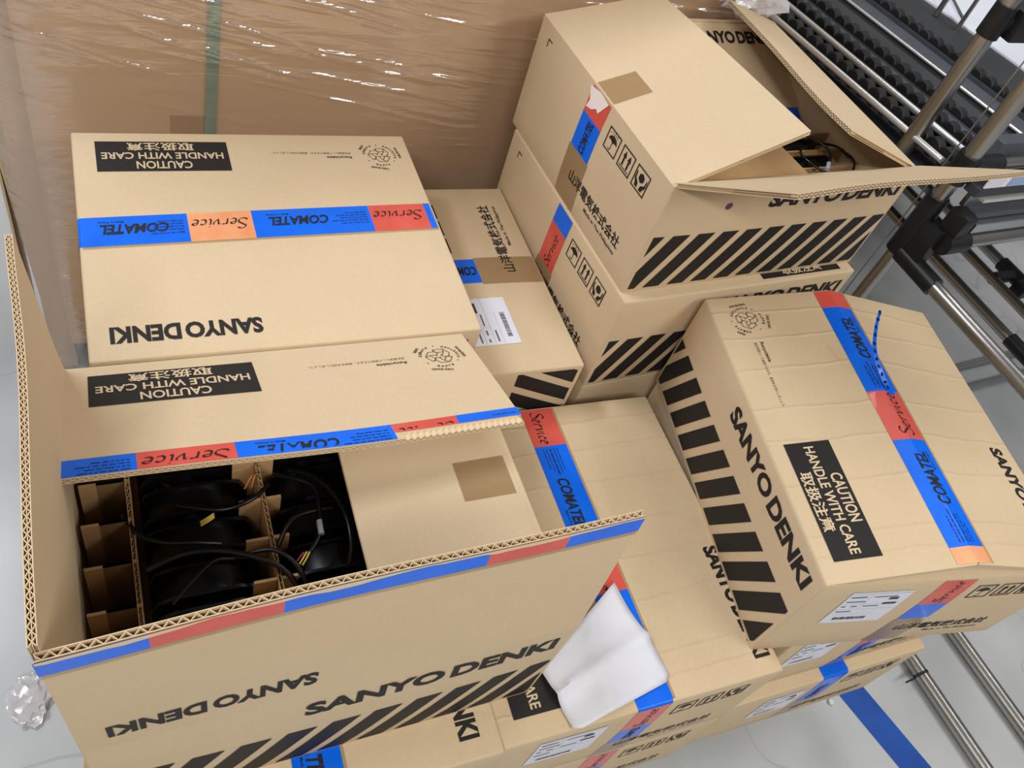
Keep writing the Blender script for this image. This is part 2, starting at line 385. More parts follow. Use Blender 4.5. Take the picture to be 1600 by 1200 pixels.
class Carton:
    def __init__(self, label, loc, rot, board='kraft', bulge=.003, H_=H, flaps=None, ridge=None, group=G_BOX, r=.0035, boardtop=None):
        self.root = thing('cardboard_box', label, 'box', loc, rot, group); rt = self.root
        self.H = H_; self.side = {}; self.flap = {}; self.obj = {}
        op = flaps is not None; rtop = 0 if op else r
        c = lambda x, y, z: (x*hl, y*hw, z)
        spec = {'-y': (c(-1, -1, 0), c(1, -1, 0), L), '+x': (c(1, -1, 0), c(1, 1, 0), W), '+y': (c(1, 1, 0), c(-1, 1, 0), L), '-x': (c(-1, 1, 0), c(-1, -1, 0), W)}
        for k, (p, q, w) in spec.items():
            pt, qt = (p[0], p[1], H_), (q[0], q[1], H_)
            pan = Pan(p, q, qt, pt, w, H_, bulge, r, r, .001, rtop); self.side[k] = pan
            bm = bmesh.new(); slab(bm, pan, 0, -T_); self.obj[k] = link_mesh('side_panel', bm, [board, 'kraft_in'] if op else board, rt, 40)
        pb = Pan(c(-1, 1, 0.0005), c(1, 1, 0.0005), c(1, -1, 0.0005), c(-1, -1, 0.0005), L, W)
        bm = bmesh.new(); slab(bm, pb, 0, -T_, .002, L-.002, .002, W-.002, 1, 1); link_mesh('bottom_panel', bm, board, rt)
        bt = boardtop or board
        if not op:
            yr, zr = ridge or (-.001, H_)
            self.yr = yr
            fm = Pan(c(-1, -1, H_), c(1, -1, H_), (hl, yr, zr), (-hl, yr, zr), L, hw+yr, .0012, r, r, r, 0)
            fp = Pan(c(1, 1, H_), c(-1, 1, H_), (-hl, yr+.0015, zr), (hl, yr+.0015, zr), L, hw-yr, .0012, r, r, r, 0)
            self.flap = {'-y': fm, '+y': fp}
            for k, pan in self.flap.items():
                bm = bmesh.new(); slab(bm, pan, 0, -T_, 0, L, 0, pan.h-.0007, 12, 6); self.obj['f'+k] = link_mesh('flap', bm, bt, rt, 40)
            if ridge:
                for k, sg in (('+x', 1), ('-x', -1)):
                    pan = Pan((sg*hl, -sg*hw*.96, H_-.001), (sg*hl, sg*hw*.96, H_-.001), (sg*.03, sg*hw*.9, H_-.002), (sg*.03, -sg*hw*.9, H_-.002), W*.96, .22, .02)
                    bm = bmesh.new(); slab(bm, pan, 0, -T_); link_mesh('short_flap', bm, board, rt, 40)
        else:
            self.yr = 0
            for k, (p, q, w) in spec.items():
                a, b = flaps[k]; p = (p[0], p[1], H_); q = (q[0], q[1], H_)
                pan = Pan(p, q, b, a, w, hw, wave=.004 if k != '-x' else .002); self.flap[k] = pan; t1 = hw; dp = .010
                bm = bmesh.new(); i0, i1 = .0012, w-.0012
                cut = None
                if k == '-y' and self.__dict__.get('torn_back', flaps.get('torn')):
                    cut = .155
                    slab(bm, pan, 0, -.0008, i0, cut, 0, t1-.013, 8, 6); slab(bm, pan, 0, -.0008, cut, i1, 0, t1, 10, 6)
                else: slab(bm, pan, 0, -.0008, i0, i1, 0, t1, 14, 6)
                slab(bm, pan, -T_, -T_+.0008, i0, i1, 0, t1, 14, 6)
                if k != '+y': slab(bm, pan, -T_*.5, -T_*.5-.0006, i0, i1, t1*.5, t1, 14, 3)
                slab(bm, pan, -.0008, -T_+.0008, i0+.004, i1-.004, 0, t1-dp, 14, 6)
                for f in bm.faces: f.material_index = 0
                o = link_mesh('flap', bm, [bt], rt, 40); self.obj['f'+k] = o
                flutes('corrugated_edge', pan, -.0008, -T_+.0008, i0, i1, t1, layers=1 if k == '+y' else 2, pitch=.0092 if k == '+y' else .0078, parent=o)
    # --- coordinates
    def sfn(self, k, off=.0006):                       # side face, viewer coordinates (q right, z up)
        pan = self.side[k]; return lambda q, z: pan.P(q + pan.w/2, z, off)
    def ffn(self, k, off=.0006):                       # long flap, carton coordinates x, y as if closed
        pan = self.flap[k]; sc = pan.h/(hw + (self.yr if k == '-y' else -self.yr))
        if k == '-y': return lambda x, y: pan.P(x+hl, (y+hw)*sc, off)
        return lambda x, y: pan.P(hl-x, (hw-y)*sc, off)
    def tfn(self, off=.0005):
        a, b = self.ffn('-y', off), self.ffn('+y', off); yr = self.yr
        return lambda x, y: a(x, y) if y <= yr else b(x, y)
    # --- prints
    def stripes(self, k):
        sh = []
        for i in range(-2, 11):
            x = -.262 + .047*i; p = clip([(x, .008), (x+.031, .008), (x+.086, .116), (x+.055, .116)], -.243, .243)
            if len(p) > 2: sh.append(poly(*p))
        decal('hazard_stripes', join(*sh), self.sfn(k), 'ink', self.obj[k])
        decal('lettering', fit(SANYO(), -.052, .158, .233, .188), self.sfn(k), 'ink', self.obj[k])
    def end(self, k, tape=None, label=None, corner=False, clear_to=.002, tape_q=(-.026, .030), torn=False, lettering=True, wrap=None):
        f = self.sfn(k); o = self.obj[k]
        s = .036; sh = []
        for i in range(3):
            x0, z0 = .047 + .0445*i, .149; w = .0022
            sh.append(frame2(x0, z0, x0+s, z0+s, w)); cx = x0+s/2
            if i == 0:
                sh.append(poly(*([(cx-.012, z0+.019)] + arc(cx, z0+.017, .0125, .011, 170, 10, 8) + [(cx+.006, z0+.0195), (cx+.001, z0+.017), (cx-.006, z0+.0195)])))
                sh.append(stroke([(cx, z0+.02), (cx, z0+.007)] + arc(cx-.0025, z0+.007, .0025, .0028, 0, -180, 5), .0014))
                for a, b in ((-.011, .030), (-.006, .0315), (-.001, .030), (.004, .0315), (.009, .030), (.0, .033), (.008, .033)): sh.append(stroke([(cx+a, z0+b), (cx+a-.001, z0+b-.0018)], .0014))
            elif i == 1:
                for a in (-.0065, .0065):
                    sh.append(rect(cx+a-.0019, z0+.0075, cx+a+.0019, z0+.022)); sh.append(poly((cx+a-.0048, z0+.021), (cx+a+.0048, z0+.021), (cx+a, z0+.031)))
                sh.append(rect(cx-.013, z0+.0045, cx+.013, z0+.0062))
            else:
                sh.append(poly(*[(cx + .0075*math.cos(R(60*j+30)), z0+.0225 + .0075*math.sin(R(60*j+30))) for j in range(6)]))
                for sg in (-1, 1):
                    sh.append(poly((cx+sg*.0145, z0+.026), (cx+sg*.0125, z0+.027), (cx+sg*.0115, z0+.017), (cx+sg*.004, z0+.012), (cx+sg*.0025, z0+.0045), (cx+sg*.0095, z0+.0045), (cx+sg*.0105, z0+.009), (cx+sg*.0145, z0+.015)))
        decal('pictograms', join(*sh), f, 'ink', o)
        if lettering:
            t = join(fit(text2d('山洋電気株式会社', .018), -.004, .044, .168, .067), fit(text2d('Made in The Philippines', .012), .062, .029, .166, .038))
            decal('lettering', t, f, 'ink', o)
        if corner: decal('corner_mark', join(rect(-.182, .172, -.180, .186), rect(-.182, .184, -.168, .186)), f, 'ink', o)
        if tape:
            f2 = self.sfn(k, .0004); q0, q1 = tape_q; zlow = min(z0 for _, z0, _ in tape)
            decal('clear_tape', rect(q0-.004, clear_to, q1+.003, zlow), f2, 'tape_clear', self.root)
            if wrap:
                r_ = .0036; sg = 1 if k == '+x' else -1; bm = bmesh.new(); pv = None
                for i in range(7):
                    a = R(15*i); x = sg*(hl - r_ + (r_+.0006)*math.sin(a)); z = self.H - r_ + (r_+.0006)*math.cos(a)
                    cur = [bm.verts.new((x, q*sg, z)) for q in (q0, q1)]
                    if pv: bm.faces.new((pv[0], pv[1], cur[1], cur[0]))
                    pv = cur
                link_mesh('tape_fold', bm, 'tape_'+wrap, self.root, 60)
            for colr, z0, z1 in tape:
                z1 = min(z1, self.H-.0036)
                to = decal('tape', rect(q0, z0, q1, z1), f2, 'tape_'+colr, self.root); f3 = self.sfn(k, .0009)
                if z1-z0 > .05 and z1-z0 < .12:
                    shp = xf(fit(SERVICE if colr != 'blue' else COMATEL(), 0, 0, .066, .02), a=R(-90) if colr == 'x' else R(90))
                    vs, fs = shp; h = (z1-z0) - .006; k2 = min(1, h/.066)
                    decal('tape_lettering', ([(x*k2+(q0+q1)/2+.010, y*k2+z0+.003) for x, y in vs], fs), f3, 'ink', to)
        if torn:
            pts = [(-.03, .2), (-.018, .181), (-.022, .168), (-.006, .172), (.004, .18), (.012, .177), (.02, .19), (.028, .203), (.0, .205)]
            decal('torn_paper', poly(*[(p-.004, z) for p, z in pts]), self.sfn(k, .0011), 'torn', self.root)
        if label: self.label(k, *label)
    def label(self, k, q0, z0, q1, z1):
        w, h = q1-q0, z1-z0; f = self.sfn(k, .0007)
        lo = decal('shipping_label', rect(q0, z0, q1, z1), f, 'label', self.root); f2 = self.sfn(k, .0011); sh = []
        for a, b, c, d in ((.05, .84, .3, .875), (.42, .84, .8, .865), (.05, .7, .35, .73), (.05, .55, .12, .58), (.2, .55, .3, .58), (.4, .55, .65, .575), (.06, .38, .3, .41), (.02, .95, .98, .955), (.02, .64, .98, .643), (.02, .47, .98, .473), (.02, .3, .7, .303), (.36, .47, .363, .95)):
            sh.append(rect(q0+a*w, z0+b*h, q0+c*w, z0+d*h))
        decal('label_print', join(*sh), f2, 'label_ink', lo); sh = []; x = .15
        while x < .68:
            d = rnd.choice((.006, .01, .016)); sh.append(rect(q0+x*w, z0+.11*h, q0+(x+d)*w, z0+.2*h)); x += d + rnd.choice((.007, .012))
        sh += [rect(q0+.7*w, z0+.75*h, q0+.85*w, z0+.82*h), rect(q0+.68*w, z0+.6*h, q0+.9*w, z0+.66*h)]
        decal('barcode', join(*sh), f2, 'label_bar', lo)
    def top(self, dy=0, by=0):
        f = self.ffn('-y'); o = self.obj['f-y']
        x0, y0, x1, y1 = .038, -.196+by, .22, -.128+by
        blk = decal('caution_block', rect(x0, y0, x1, y1), f, 'ink', o)
        t = join(fit(text2d('CAUTION', .02), .092, -.150+by, .168, -.133+by), fit(text2d('HANDLE WITH CARE', .02), .046, -.170+by, .213, -.155+by), fit(text2d('取扱注意', .02), .086, -.193+by, .178, -.174+by))
        decal('lettering', t, self.ffn('-y', .0011), 'kraft', blk)
        # recycling mark: three folded outline arrows, words round them
        cx, cy = -.197, -.166; sh = []
        for i in range(3):
            a = R(120*i + 90); w = .0009
            A1 = [(-.0165, .0045), (-.0095, .0165), (.0035, .0165), (.0075, .0095), (.010, .011), (.0062, .0035), (-.0015, .0035), (.001, .005), (-.0035, .0125), (-.0095, .0165)]
            A2 = [(-.0035, .0125), (-.0085, .0025), (-.0165, .0045)]
            for q in (A1, A2): sh.append(xf(stroke(q, w), cx, cy, 1, a-R(90)))
        def ring(word, r, mid, step, h, flip=False):
            n = len(word)
            for j, chh in enumerate(word):
                if chh == ' ': continue
                a = R(mid + (step*(j-(n-1)/2))*(1 if flip else -1))
                g = fit(text2d(chh, .025), -h*.38, -h/2, h*.38, h/2)
                sh.append(xf(g, cx + r*math.cos(a), cy + r*math.sin(a), 1, a + (R(90) if flip else -R(90))))
        ring('ROHSTOFF', .0255, 205, 11, .0042, True); ring('PAPIER', .0255, 325, 11, .0042, True); ring('PAPPE', .0255, 90, 11, .0042)
        for a in (35, 145, 270): sh.append(xf(poly(*[(.0011*math.cos(R(60*j)), .0011*math.sin(R(60*j))) for j in range(6)]), cx+.0255*math.cos(R(a)), cy+.0255*math.sin(R(a))))
        for word, a, rr_, wd in (('CARD BOARD', 78, .0335, .029), ('RAW MATERIAL', 190, .0325, .028), ('PAPER', 325, .0325, .013)):
            g = fit(text2d(word, .03), -wd/2, -.0021, wd/2, .0021); ang = R(a); ro = {78: -12, 190: 90+8, 325: 55}[a]
            sh.append(xf(g, cx+rr_*math.cos(ang), cy+rr_*math.sin(ang), 1, R(ro)))
        
        decal('recycling_mark', join(*sh), f, 'ink_soft', o)
        decal('small_lettering', join(fit(text2d('Recyclable', .02), -.150, -.164, -.110, -.157), fit(text2d('再生資源として使用できます。資源を大切にしましょう。'), -.150, -.1725, -.026, -.1675)), f, 'ink_soft', o)
        f = self.ffn('+y'); o = self.obj['f+y']
        decal('lettering', fit(SANYO(), .045, .166+dy, .225, .193+dy), f, 'ink', o)
    def tape_text(self, colr, a, b, yc, fn, par, flip=False, ylim=None, cut=None):
        sh = []; sm = []
        if colr == 'blue':
            n = a+.006
            if b-a > .1:
                sh.append(fit(COMATEL(), b-.108, yc-.012, b-.022, yc+.006))
                sh.append(fit(text2d('Made in France', .01), b-.052, yc-.018, b-.02, yc-.0145))
            for j, ln in enumerate((.040, .046, .040, .044, .03)):
                y = yc+.008-.0055*j; x = n
                while x < n+ln and x < b-.004:
                    d = rnd.choice((.003, .006, .009)); sm.append(rect(x, y-.0008, min(x+d, b-.003), y+.0008)); x += d+.0016
        else:
            if b-a < .05: return
            sh.append(fit(SERVICE, a+.006, yc-.014, b-.004, yc+.008))
        for shp, nm, mm in ((sh, 'tape_lettering', 'ink'), (sm, 'small_print', 'tape_ink')):
            if not shp: continue
            vs, fs = join(*shp)
            if flip: vs = [(a+b-x, 2*yc-y) for x, y in vs]
            if ylim:
                fs = [f for f in fs if all(ylim[0] <= vs[i][1] <= ylim[1] for i in f)]
                used = sorted({i for f in fs for i in f}); mp = {i: n for n, i in enumerate(used)}; vs = [vs[i] for i in used]; fs = [tuple(mp[i] for i in f) for f in fs]
                if not fs: continue
            decal(nm, (vs, fs), fn, mm, par, cut=cut)
    def tape(self, segs, yc=-.006, half=.0275, flip=False, skew=0):
        f = self.tfn(); f3 = self.tfn(.0010)
        sk = lambda g: (lambda x, y: g(x, y + skew*x))
        decal('clear_tape', rect(max(segs[0][1], -hl+.0036), yc+half, min(segs[-1][2], hl-.0036), yc+half+.004), sk(f), 'tape_edge', self.root)
        for colr, a, b in segs:
            a, b = max(a, -hl+.0036), min(b, hl-.0036)
            to = decal('tape', rect(a, yc-half, b, yc+half), sk(f), 'tape_'+colr, self.root, maxlen=.012, cut=self.yr if not skew else None)
            self.tape_text(colr, a, b, yc, sk(f3), to, flip, cut=self.yr if not skew else None)

def carton(label, u, v, lvl, yaw, **k):
    p = uv(u, v, -H*3 + H*(lvl-1) + k.pop('dz', 0)); return Carton(label, p, (0, 0, R(yaw)+GR), **k)
def carton_xy(label, x, y, lvl, yaw, **k):
    return Carton(label, Matrix.Rotation(GR, 3, 'Z') @ Vector((x, y, Z0 - 3*H + H*(lvl-1))), (0, 0, R(yaw)+GR), **k)

# ------------------------------------------------------------------ floor
bm = bmesh.new(); bmesh.ops.create_grid(bm, x_segments=1, y_segments=1, size=9)
fl = link_mesh('floor', bm, 'floor'); fl.location = (1.5, 3, 0); fl['kind'] = 'structure'
FZ = -Z0
# blue marking tape on the floor
bm = bmesh.new()
d = Vector((.035, -.172, 0))
P = [ab(1.324, .131, FZ) - (ab(1.359, -.041, FZ)-ab(1.324, .131, FZ))*3, ab(1.324, .131, FZ) + (ab(1.359, -.041, FZ)-ab(1.324, .131, FZ))*5]
wv = (ab(1.392, .138, FZ) - ab(1.324, .131, FZ))
for k in range(12):
    a = P[0].lerp(P[1], k/12); b = P[0].lerp(P[1], (k+1)/12)
    q = [a, a+wv, b+wv, b]; vs = [bm.verts.new(x + Vector((0, 0, .0006))) for x in q]; bm.faces.new(vs)
bmesh.ops.remove_doubles(bm, verts=bm.verts, dist=1e-5)
tag(link_mesh('floor_tape', bm, 'floor_tape'), 'blue marking tape stuck on the grey floor beside the pallet', 'tape')

# ------------------------------------------------------------------ pallet under the pile
pz = -3*H
pal = thing('wooden_pallet', 'wooden pallet hidden underneath the pile of cartons', 'pallet', uv(.50, .725, FZ), (0, 0, AU))
for i in range(7):
    bm = bmesh.new(); add_box(bm, (0, -.40+.133*i, Z0+pz-.011), 1.27, .11, .022, bev=.002); link_mesh('deck_board', bm, 'wood', pal)
for i in range(3):
    bm = bmesh.new(); add_box(bm, (-.56+.56*i, 0, .011), 1*.1, .9, .022, bev=.002); link_mesh('bottom_board', bm, 'wood', pal)
    for j in range(3):
        bm = bmesh.new(); add_box(bm, (-.56+.56*i, -.38+.38*j, .0625), .1, .12, .081, bev=.002); link_mesh('block', bm, 'wood', pal)

# ------------------------------------------------------------------ cartons, bottom layer up
END_T = [('red', .13, H-.002), ('blue', .075, .13)]
LAB = (-.162, .092, -.062, .184)
J1 = carton('cardboard carton at the bottom left under the carton marked NKI', .148, .466, 1, -53.5); J1.end('+x', END_T, LAB)
F1 = carton('bottom carton directly beneath the one with the white paper sheet', .586, .465, 1, -54.08); F1.end('+x', END_T, LAB)
G1 = carton('bottom carton at the right with shiny blue tape over its front edge', 1.052, .4715, 1, -53.5)
G1.end('+x', [('blue', .10, H-.001)], (-.135, .09, -.045, .178), wrap='blue'); G1.stripes('-y')
decal('tape', rect(.19, -.026, .2464, .030), G1.tfn(.0006), 'tape_blue', G1.root, maxlen=.012)
A1 = carton('cardboard carton hidden at the bottom of the back left stack', .196, .937, 1, 216.89)
A2 = carton('second carton up in the back left stack, mostly hidden', .196, .937, 2, 216.89)
D1 = carton('bottom carton of the tall back right stack, hidden in shadow', .929, .985, 1, 40.77)
D2 = carton('shaded second carton up in the tall back right stack', .929, .985, 2, 40.77)
J = carton('carton at bottom edge ending in NKI, under the open front carton', .148, .466, 2, -53.9); J.top(); J.end('+x', None, None)
J.tape([('red', -.25, -.09), ('blue', -.09, .25)], yc=-.004)
F = carton('creased carton with tape down its middle and a white paper sheet on top', .586, .465, 2, -54.08, boardtop='kraft_creased'); F.top(.015); F.stripes('-y')
F.end('+x', END_T, LAB, wrap='blue', tape_q=(-.0255, .0295)); F.tape([('red', -.25, -.174), ('blue', -.174, -.004), ('red', -.004, .084), ('blue', .084, .25)], yc=.002)
G = carton('carton squeezed under the tilted bulging carton at the right', 1.064, .492, 2, -53.83); G.end('+x', [('red', .10, .205), ('blue', .035, .10)], (-.185, .092, -.095, .184)); G.stripes('-y')
# A: closed, back left
A = carton_xy('neatly closed carton at the back left with blue and red tape across', -.3992, .8698, 3, 36.89+180); A.top(); A.stripes('+y'); A.end('+x', [('blue', .12, H-.001)], None, tape_q=(-.032, .023), wrap='blue')
A.tape([('blue', -.25, -.236), ('red', -.236, -.147), ('blue', -.147, .026), ('orange', .026, .113), ('blue', .113, .25)], yc=-.012, skew=.03)
# D
D = carton_xy('closed carton below the open top carton in the back right stack', .1604, 1.3443, 3, 40.77); D.stripes('-y'); D.top(by=-.014)
D.end('-x', [('blue', .168, .206), ('red', .085, .168)], None, corner=True, tape_q=(-.02, .032))
# I: standing on end between the two stacks
I = Carton('carton stood on its end in the gap between the two back stacks', uv(.66, .948, -3*H+.25),
           Matrix(((0, uv(0, 1).x, -uv(1, 0).x), (0, uv(0, 1).y, -uv(1, 0).y), (1, 0, 0))).to_euler())
I.stripes('-y'); I.end('+x', [('blue', .116, H-.001)], LAB); I.top()
# E: tilted, bulging, right
E_ = carton_xy('bulging creased carton at the right, twisted on its stack, CAUTION facing up', .5435, .9798, 3, -62.62, ridge=(-.006, .2465), board='kraft', boardtop='kraft_creased', bulge=.004)
E_.top(); E_.stripes('-y'); E_.end('+x', [('red', .136, H-.003), ('blue', .088, .136)], LAB)
E_.tape([('red', -.25, -.21), ('blue', -.21, -.038), ('red', -.038, .05), ('blue', .05, .222), ('orange', .222, .25)], yc=-.007, flip=True)
# a strip of the blue tape has peeled up
bm = bmesh.new(); pp = smooth_path([(-.030, .006, .2475), (-.046, .000, .251), (-.070, -.012, .266), (-.094, -.018, .281), (-.121, -.012, .297), (-.142, -.004, .312)], 5); pv = None
for i, p in enumerate(pp):
    w = .0045*(1 - .55*i/len(pp)); s = Vector((.3, 1, .35)).normalized()*w
    cur = [bm.verts.new(p-s), bm.verts.new(p+s)]
    if pv: bm.faces.new((pv[0], pv[1], cur[1], cur[0]))
    pv = cur
pl = link_mesh('peeled_tape', bm, 'tape_blue', E_.root)
bm = bmesh.new()
for i in range(4, len(pp)-1, 2):
    add_box(bm, pp[i], .006, .0035, .0016, Matrix.Rotation(.6*i, 3, 'X'))
link_mesh('peeled_tape_print', bm, 'ink', pl)

# B: open, front left
B = carton_xy('open front left carton with raised flaps showing black fans inside', -.1583, .4963, 3, 37.08+180, flaps={
    '-y': ((-.262, -.028, .254), (.25, -.017, .287)), '+y': ((.256, .221, .437), (-.266, .192, .402)),
    '+x': ((.266, -.217, .421), (.257, .219, .448)), '-x': ((-.037, .205, .2065), (-.043, -.205, .2055)), 'torn': True}, bulge=.005)
B.top(); B.stripes('+y'); B.stripes('-y')
bsegs = [('blue', -.25, -.168), ('red', -.168, -.088), ('blue', -.088, .085), ('red', .085, .18), ('blue', .18, .25)]
for k, y0, y1 in (('-y', -.030, -.001), ('+y', .001, .026)):
    f = B.ffn(k, .0005); f3 = B.ffn(k, .0010)
    for colr, a, b in bsegs:
        if k == '-y':
            yy0 = y0; yy1 = y1
            if a < -.095: yy1 = -.0135
            to = decal('tape', rect(a, yy0, b, yy1), f, 'tape_'+colr, B.root, maxlen=.012)
            B.tape_text(colr, a, b, -.006, f3, to, ylim=(yy0, yy1-.001))
        else:
            to = decal('tape', rect(a, y0, b, y1), f, 'tape_'+colr, B.root, maxlen=.012)
decal('clear_tape', rect(-.25, .026, .25, .032), B.ffn('+y', .0005), 'tape_edge', B.root)
pt = [(-.249, -.0005)]; x = -.249
while x < .245:
    pt.append((x, .0045 + .002*math.sin(x*37) + rnd.uniform(-.0012, .0012))); x += .012
pt.append((.249, .004)); pt.append((.249, -.0005))
V_ = [(x, .0002) for x, y in pt[1:-1]] + [(x, y) for x, y in pt[1:-1]]; n_ = len(pt)-2
decal('torn_rim', (V_, [(i, i+1, n_+i+1, n_+i) for i in range(n_-1)]), B.ffn('+y', .0013), 'flute', B.root)
pan = B.flap['-x']; decal('clear_tape', rect(.0, .0, .056, .07), lambda x, y: pan.P(.178+x, .012+y, .0006), 'tape_clear', B.root)
decal('tape', rect(-.03, .17, .03, .2), B.sfn('-x', .0005), 'tape_blue', B.root)

# C: open, on top of the back right stack
C = carton_xy('open carton topping the tall back right stack, flaps half folded in', .1491, 1.3625, 4, 40.91, flaps={
    '-x': ((-.04, .215, .255), (-.05, -.217, .292)), '-y': ((-.25, -.399, .341), (.257, -.371, .319)),
    '+x': ((.06, -.2, .276), (.112, .212, .25)), '+y': ((.25, .035, .120), (-.25, .035, .120))}, bulge=.004)
C.stripes('-y'); C.top()
C.end('-x', [('red', .160, H-.002), ('blue', .098, .160)], None, corner=True, tape_q=(-.028, .030), torn=True)
cp = C.flap['-x']; decal('clear_tape', rect(0, 0, .056, .066), lambda x, y: cp.P(W/2-.026+x, y+.002, .0006), 'tape_clear', C.root)
decal('sticker', poly(*[(-.131+.0062*math.cos(R(20*j)), .167+.0062*math.sin(R(20*j))) for j in range(18)]), C.sfn('-y', .0008), 'purple', C.root)
f = C.ffn('+y', .0005)
decal('tape', rect(.07, .001, .24, .027), f, 'tape_blue', C.root, maxlen=.02)

# ------------------------------------------------------------------ fans, dividers, cables
def fan_master(label):
    root = thing('cooling_fan', label, 'fan', (0, 0, 0), None, None)
    bm = bmesh.new()         # square frame standing on edge, axis along y, 120 x 38 mm
    for yy in (-.0175, .0175):
        N = 24; ring = []
        for i in range(N):
            a = 2*math.pi*i/N; ca, sa = math.cos(a), math.sin(a); k = .06/max(abs(ca), abs(sa)); k = min(k, .074)
            ring.append(((ca*k, sa*k), (ca*.0565, sa*.0565)))
        vs = [[bm.verts.new((o[0], yy+dy, o[1]+.06)) for dy in (-.002, .002) for o in (a_, b_)] for a_, b_ in ring]
        for i in range(N):
            A, B2 = vs[i], vs[(i+1) % N]
            for p, q in ((0, 1), (1, 3), (3, 2), (2, 0)): bm.faces.new((A[p], A[q], B2[q], B2[p]))
    add_cyl(bm, (0, -.0165, .06), (0, .0165, .06), .0575, 28, cap=False)
    for a in (45, 135, 225, 315):
        c, s = math.cos(R(a)), math.sin(R(a)); add_box(bm, (c*.04, .0155, s*.04+.06), .05, .003, .005, Matrix.Rotation(-R(a), 3, 'Y'))
    link_mesh('frame', bm, 'fan', root, 35)
    bm = bmesh.new(); add_cyl(bm, (0, -.015, .06), (0, .015, .06), .021, 22); link_mesh('hub', bm, 'hub', root, 35)
    for k in range(5):
        bm = bmesh.new(); g = []
        for i in range(4):
            row = []
            for j in range(4):
                rr_ = .021 + .034*i/3; a = R(72*k + 44*j/3 + 8*i); row.append(bm.verts.new((rr_*math.cos(a), -.011 + .022*j/3, .06 + rr_*math.sin(a))))
            g.append(row)
        for i in range(3):
            for j in range(3): bm.faces.new((g[i][j], g[i+1][j], g[i+1][j+1], g[i][j+1]))
        link_mesh('blade', bm, 'fan', root, 40)
    return root
ORD = ['first', 'second', 'third', 'fourth', 'fifth']
fan0 = fan_master('x'); used = [False]; FANS = {}
def place_fan(mw, label, group):
    if not used[0]: r_ = fan0; used[0] = True
    else:
        r_ = fan0.copy(); COL.objects.link(r_)
        for ch in fan0.children:
            if ch.name.startswith(('frame', 'hub', 'blade')):
                c = ch.copy(); COL.objects.link(c); c.parent = r_
    r_.location = mw.to_translation(); r_.rotation_euler = mw.to_euler(); r_['label'] = label; r_['group'] = group
    return r_
def boxmat(x, y, lvl, yaw): return Matrix.Rotation(GR, 4, 'Z') @ Matrix.Translation((x, y, Z0 - 3*H + H*(lvl-1))) @ Matrix.Rotation(R(yaw), 4, 'Z')
MB = boxmat(-.1583, .4963, 3, 37.08+180); MC = boxmat(.1491, 1.3625, 4, 40.91)
for r_i, y in enumerate((-.115, -.063, -.011, .041, .093)):
    for c_i, x in enumerate((.122, -.022)):
        FANS['B', r_i, c_i] = place_fan(MB @ Matrix.Translation((x, y, .0195)), 'black fan, %s row from the back, %s column, in the open front left carton' % (ORD[r_i], ('left', 'right')[c_i]), 'fans inside the open front left carton')
for c_i, (x, y) in enumerate(((.165, -.1), (.165, -.055), (.165, -.01))):
    FANS['C', c_i] = place_fan(MC @ Matrix.Translation((x, y, .0135)), 'black fan in the open top right carton, %s cell from the near side' % ORD[c_i], 'fans inside the open top right carton')
def cable(fan, M4, pts, r=.0028, m='black_gloss', name='cable'):
    bm = bmesh.new(); add_tube(bm, pts, r, 8, 7)
    o = link_mesh(name, bm, m, fan, 60); inv = (Matrix.LocRotScale(fan.location, fan.rotation_euler, None)).inverted() @ M4
    o.data.transform(inv); return o
def zz(pts, zs):
    return [(p[0], p[1], z) for p, z in zip(pts, zs)]
FB = lambda i, j: FANS['B', i, j]
cable(FB(1, 0), MB, zz([[.2, -.048], [.186, -.016], [.162, .003], [.133, .009], [.103, .011]], [.15, .16, .165, .165, .155]))
cable(FB(0, 0), MB, zz([[.143, -.047], [.098, -.026], [.065, -.03], [.04, -.05]], [.155, .166, .17, .165]))
c_ = cable(FB(1, 1), MB, zz([[.03, -.072], [.01, -.053], [-.009, -.034], [-.009, -.002], [-.004, .027], [.015, .052], [.022, .06]], [.15, .165, .17, .17, .168, .165, .15]), .0026)
cable(FB(0, 1), MB, zz([[.01, -.075], [-.013, -.051], [-.03, -.021], [-.038, .012], [-.037, .046], [-.032, .062]], [.15, .165, .17, .17, .165, .15]), .0034)
cable(FB(2, 1), MB, zz([[.043, .026], [.02, .001], [-.026, -.005]], [.15, .168, .165]))
cable(FB(3, 0), MB, zz([[.181, .028], [.142, .023], [.102, .03], [.058, .051], [.04, .067], [.03, .08]], [.155, .168, .172, .17, .165, .15]), .0035)
cable(FB(3, 1), MB, zz([[.083, .033], [.055, .037], [.037, .051], [.026, .07], [.02, .08]], [.16, .17, .172, .168, .15]))
cable(FB(4, 0), MB, zz([[.16, .07], [.117, .038], [.093, .035]], [.15, .166, .16]), .0022)
cable(FB(1, 1), MB, zz([[-.006, .012], [-.005, .03]], [.171, .171]), .0036, 'grey_sleeve', 'heat_shrink')
for dx in (0, .0025, .005):
    cable(FB(1, 0), MB, zz([[.121, -.018+dx], [.113, -.0185+dx], [.106, -.022+dx]], [.16, .166, .167]), .0009, 'yellow', 'wire')
cable(FB(3, 1), MB, zz([[.022, .060], [.017, .055], [.012, .048]], [.163, .167, .168]), .001, 'yellow', 'wire')
cable(FB(3, 1), MB, zz([[.025, .058], [.020, .053], [.015, .047]], [.163, .167, .168]), .001, 'yellow', 'wire')
cable(FB(3, 1), MB, zz([[.027, .054], [.022, .050], [.018, .047]], [.163, .167, .168]), .001, 'pink', 'wire')
for e in (0, .008): cable(FB(0, 0), MB, zz([[.067-e, -.055], [.058-e*.5, -.064], [.049, -.072]], [.155, .166, .158]), .0009, 'orange', 'wire')
FC = FANS['C', 0]
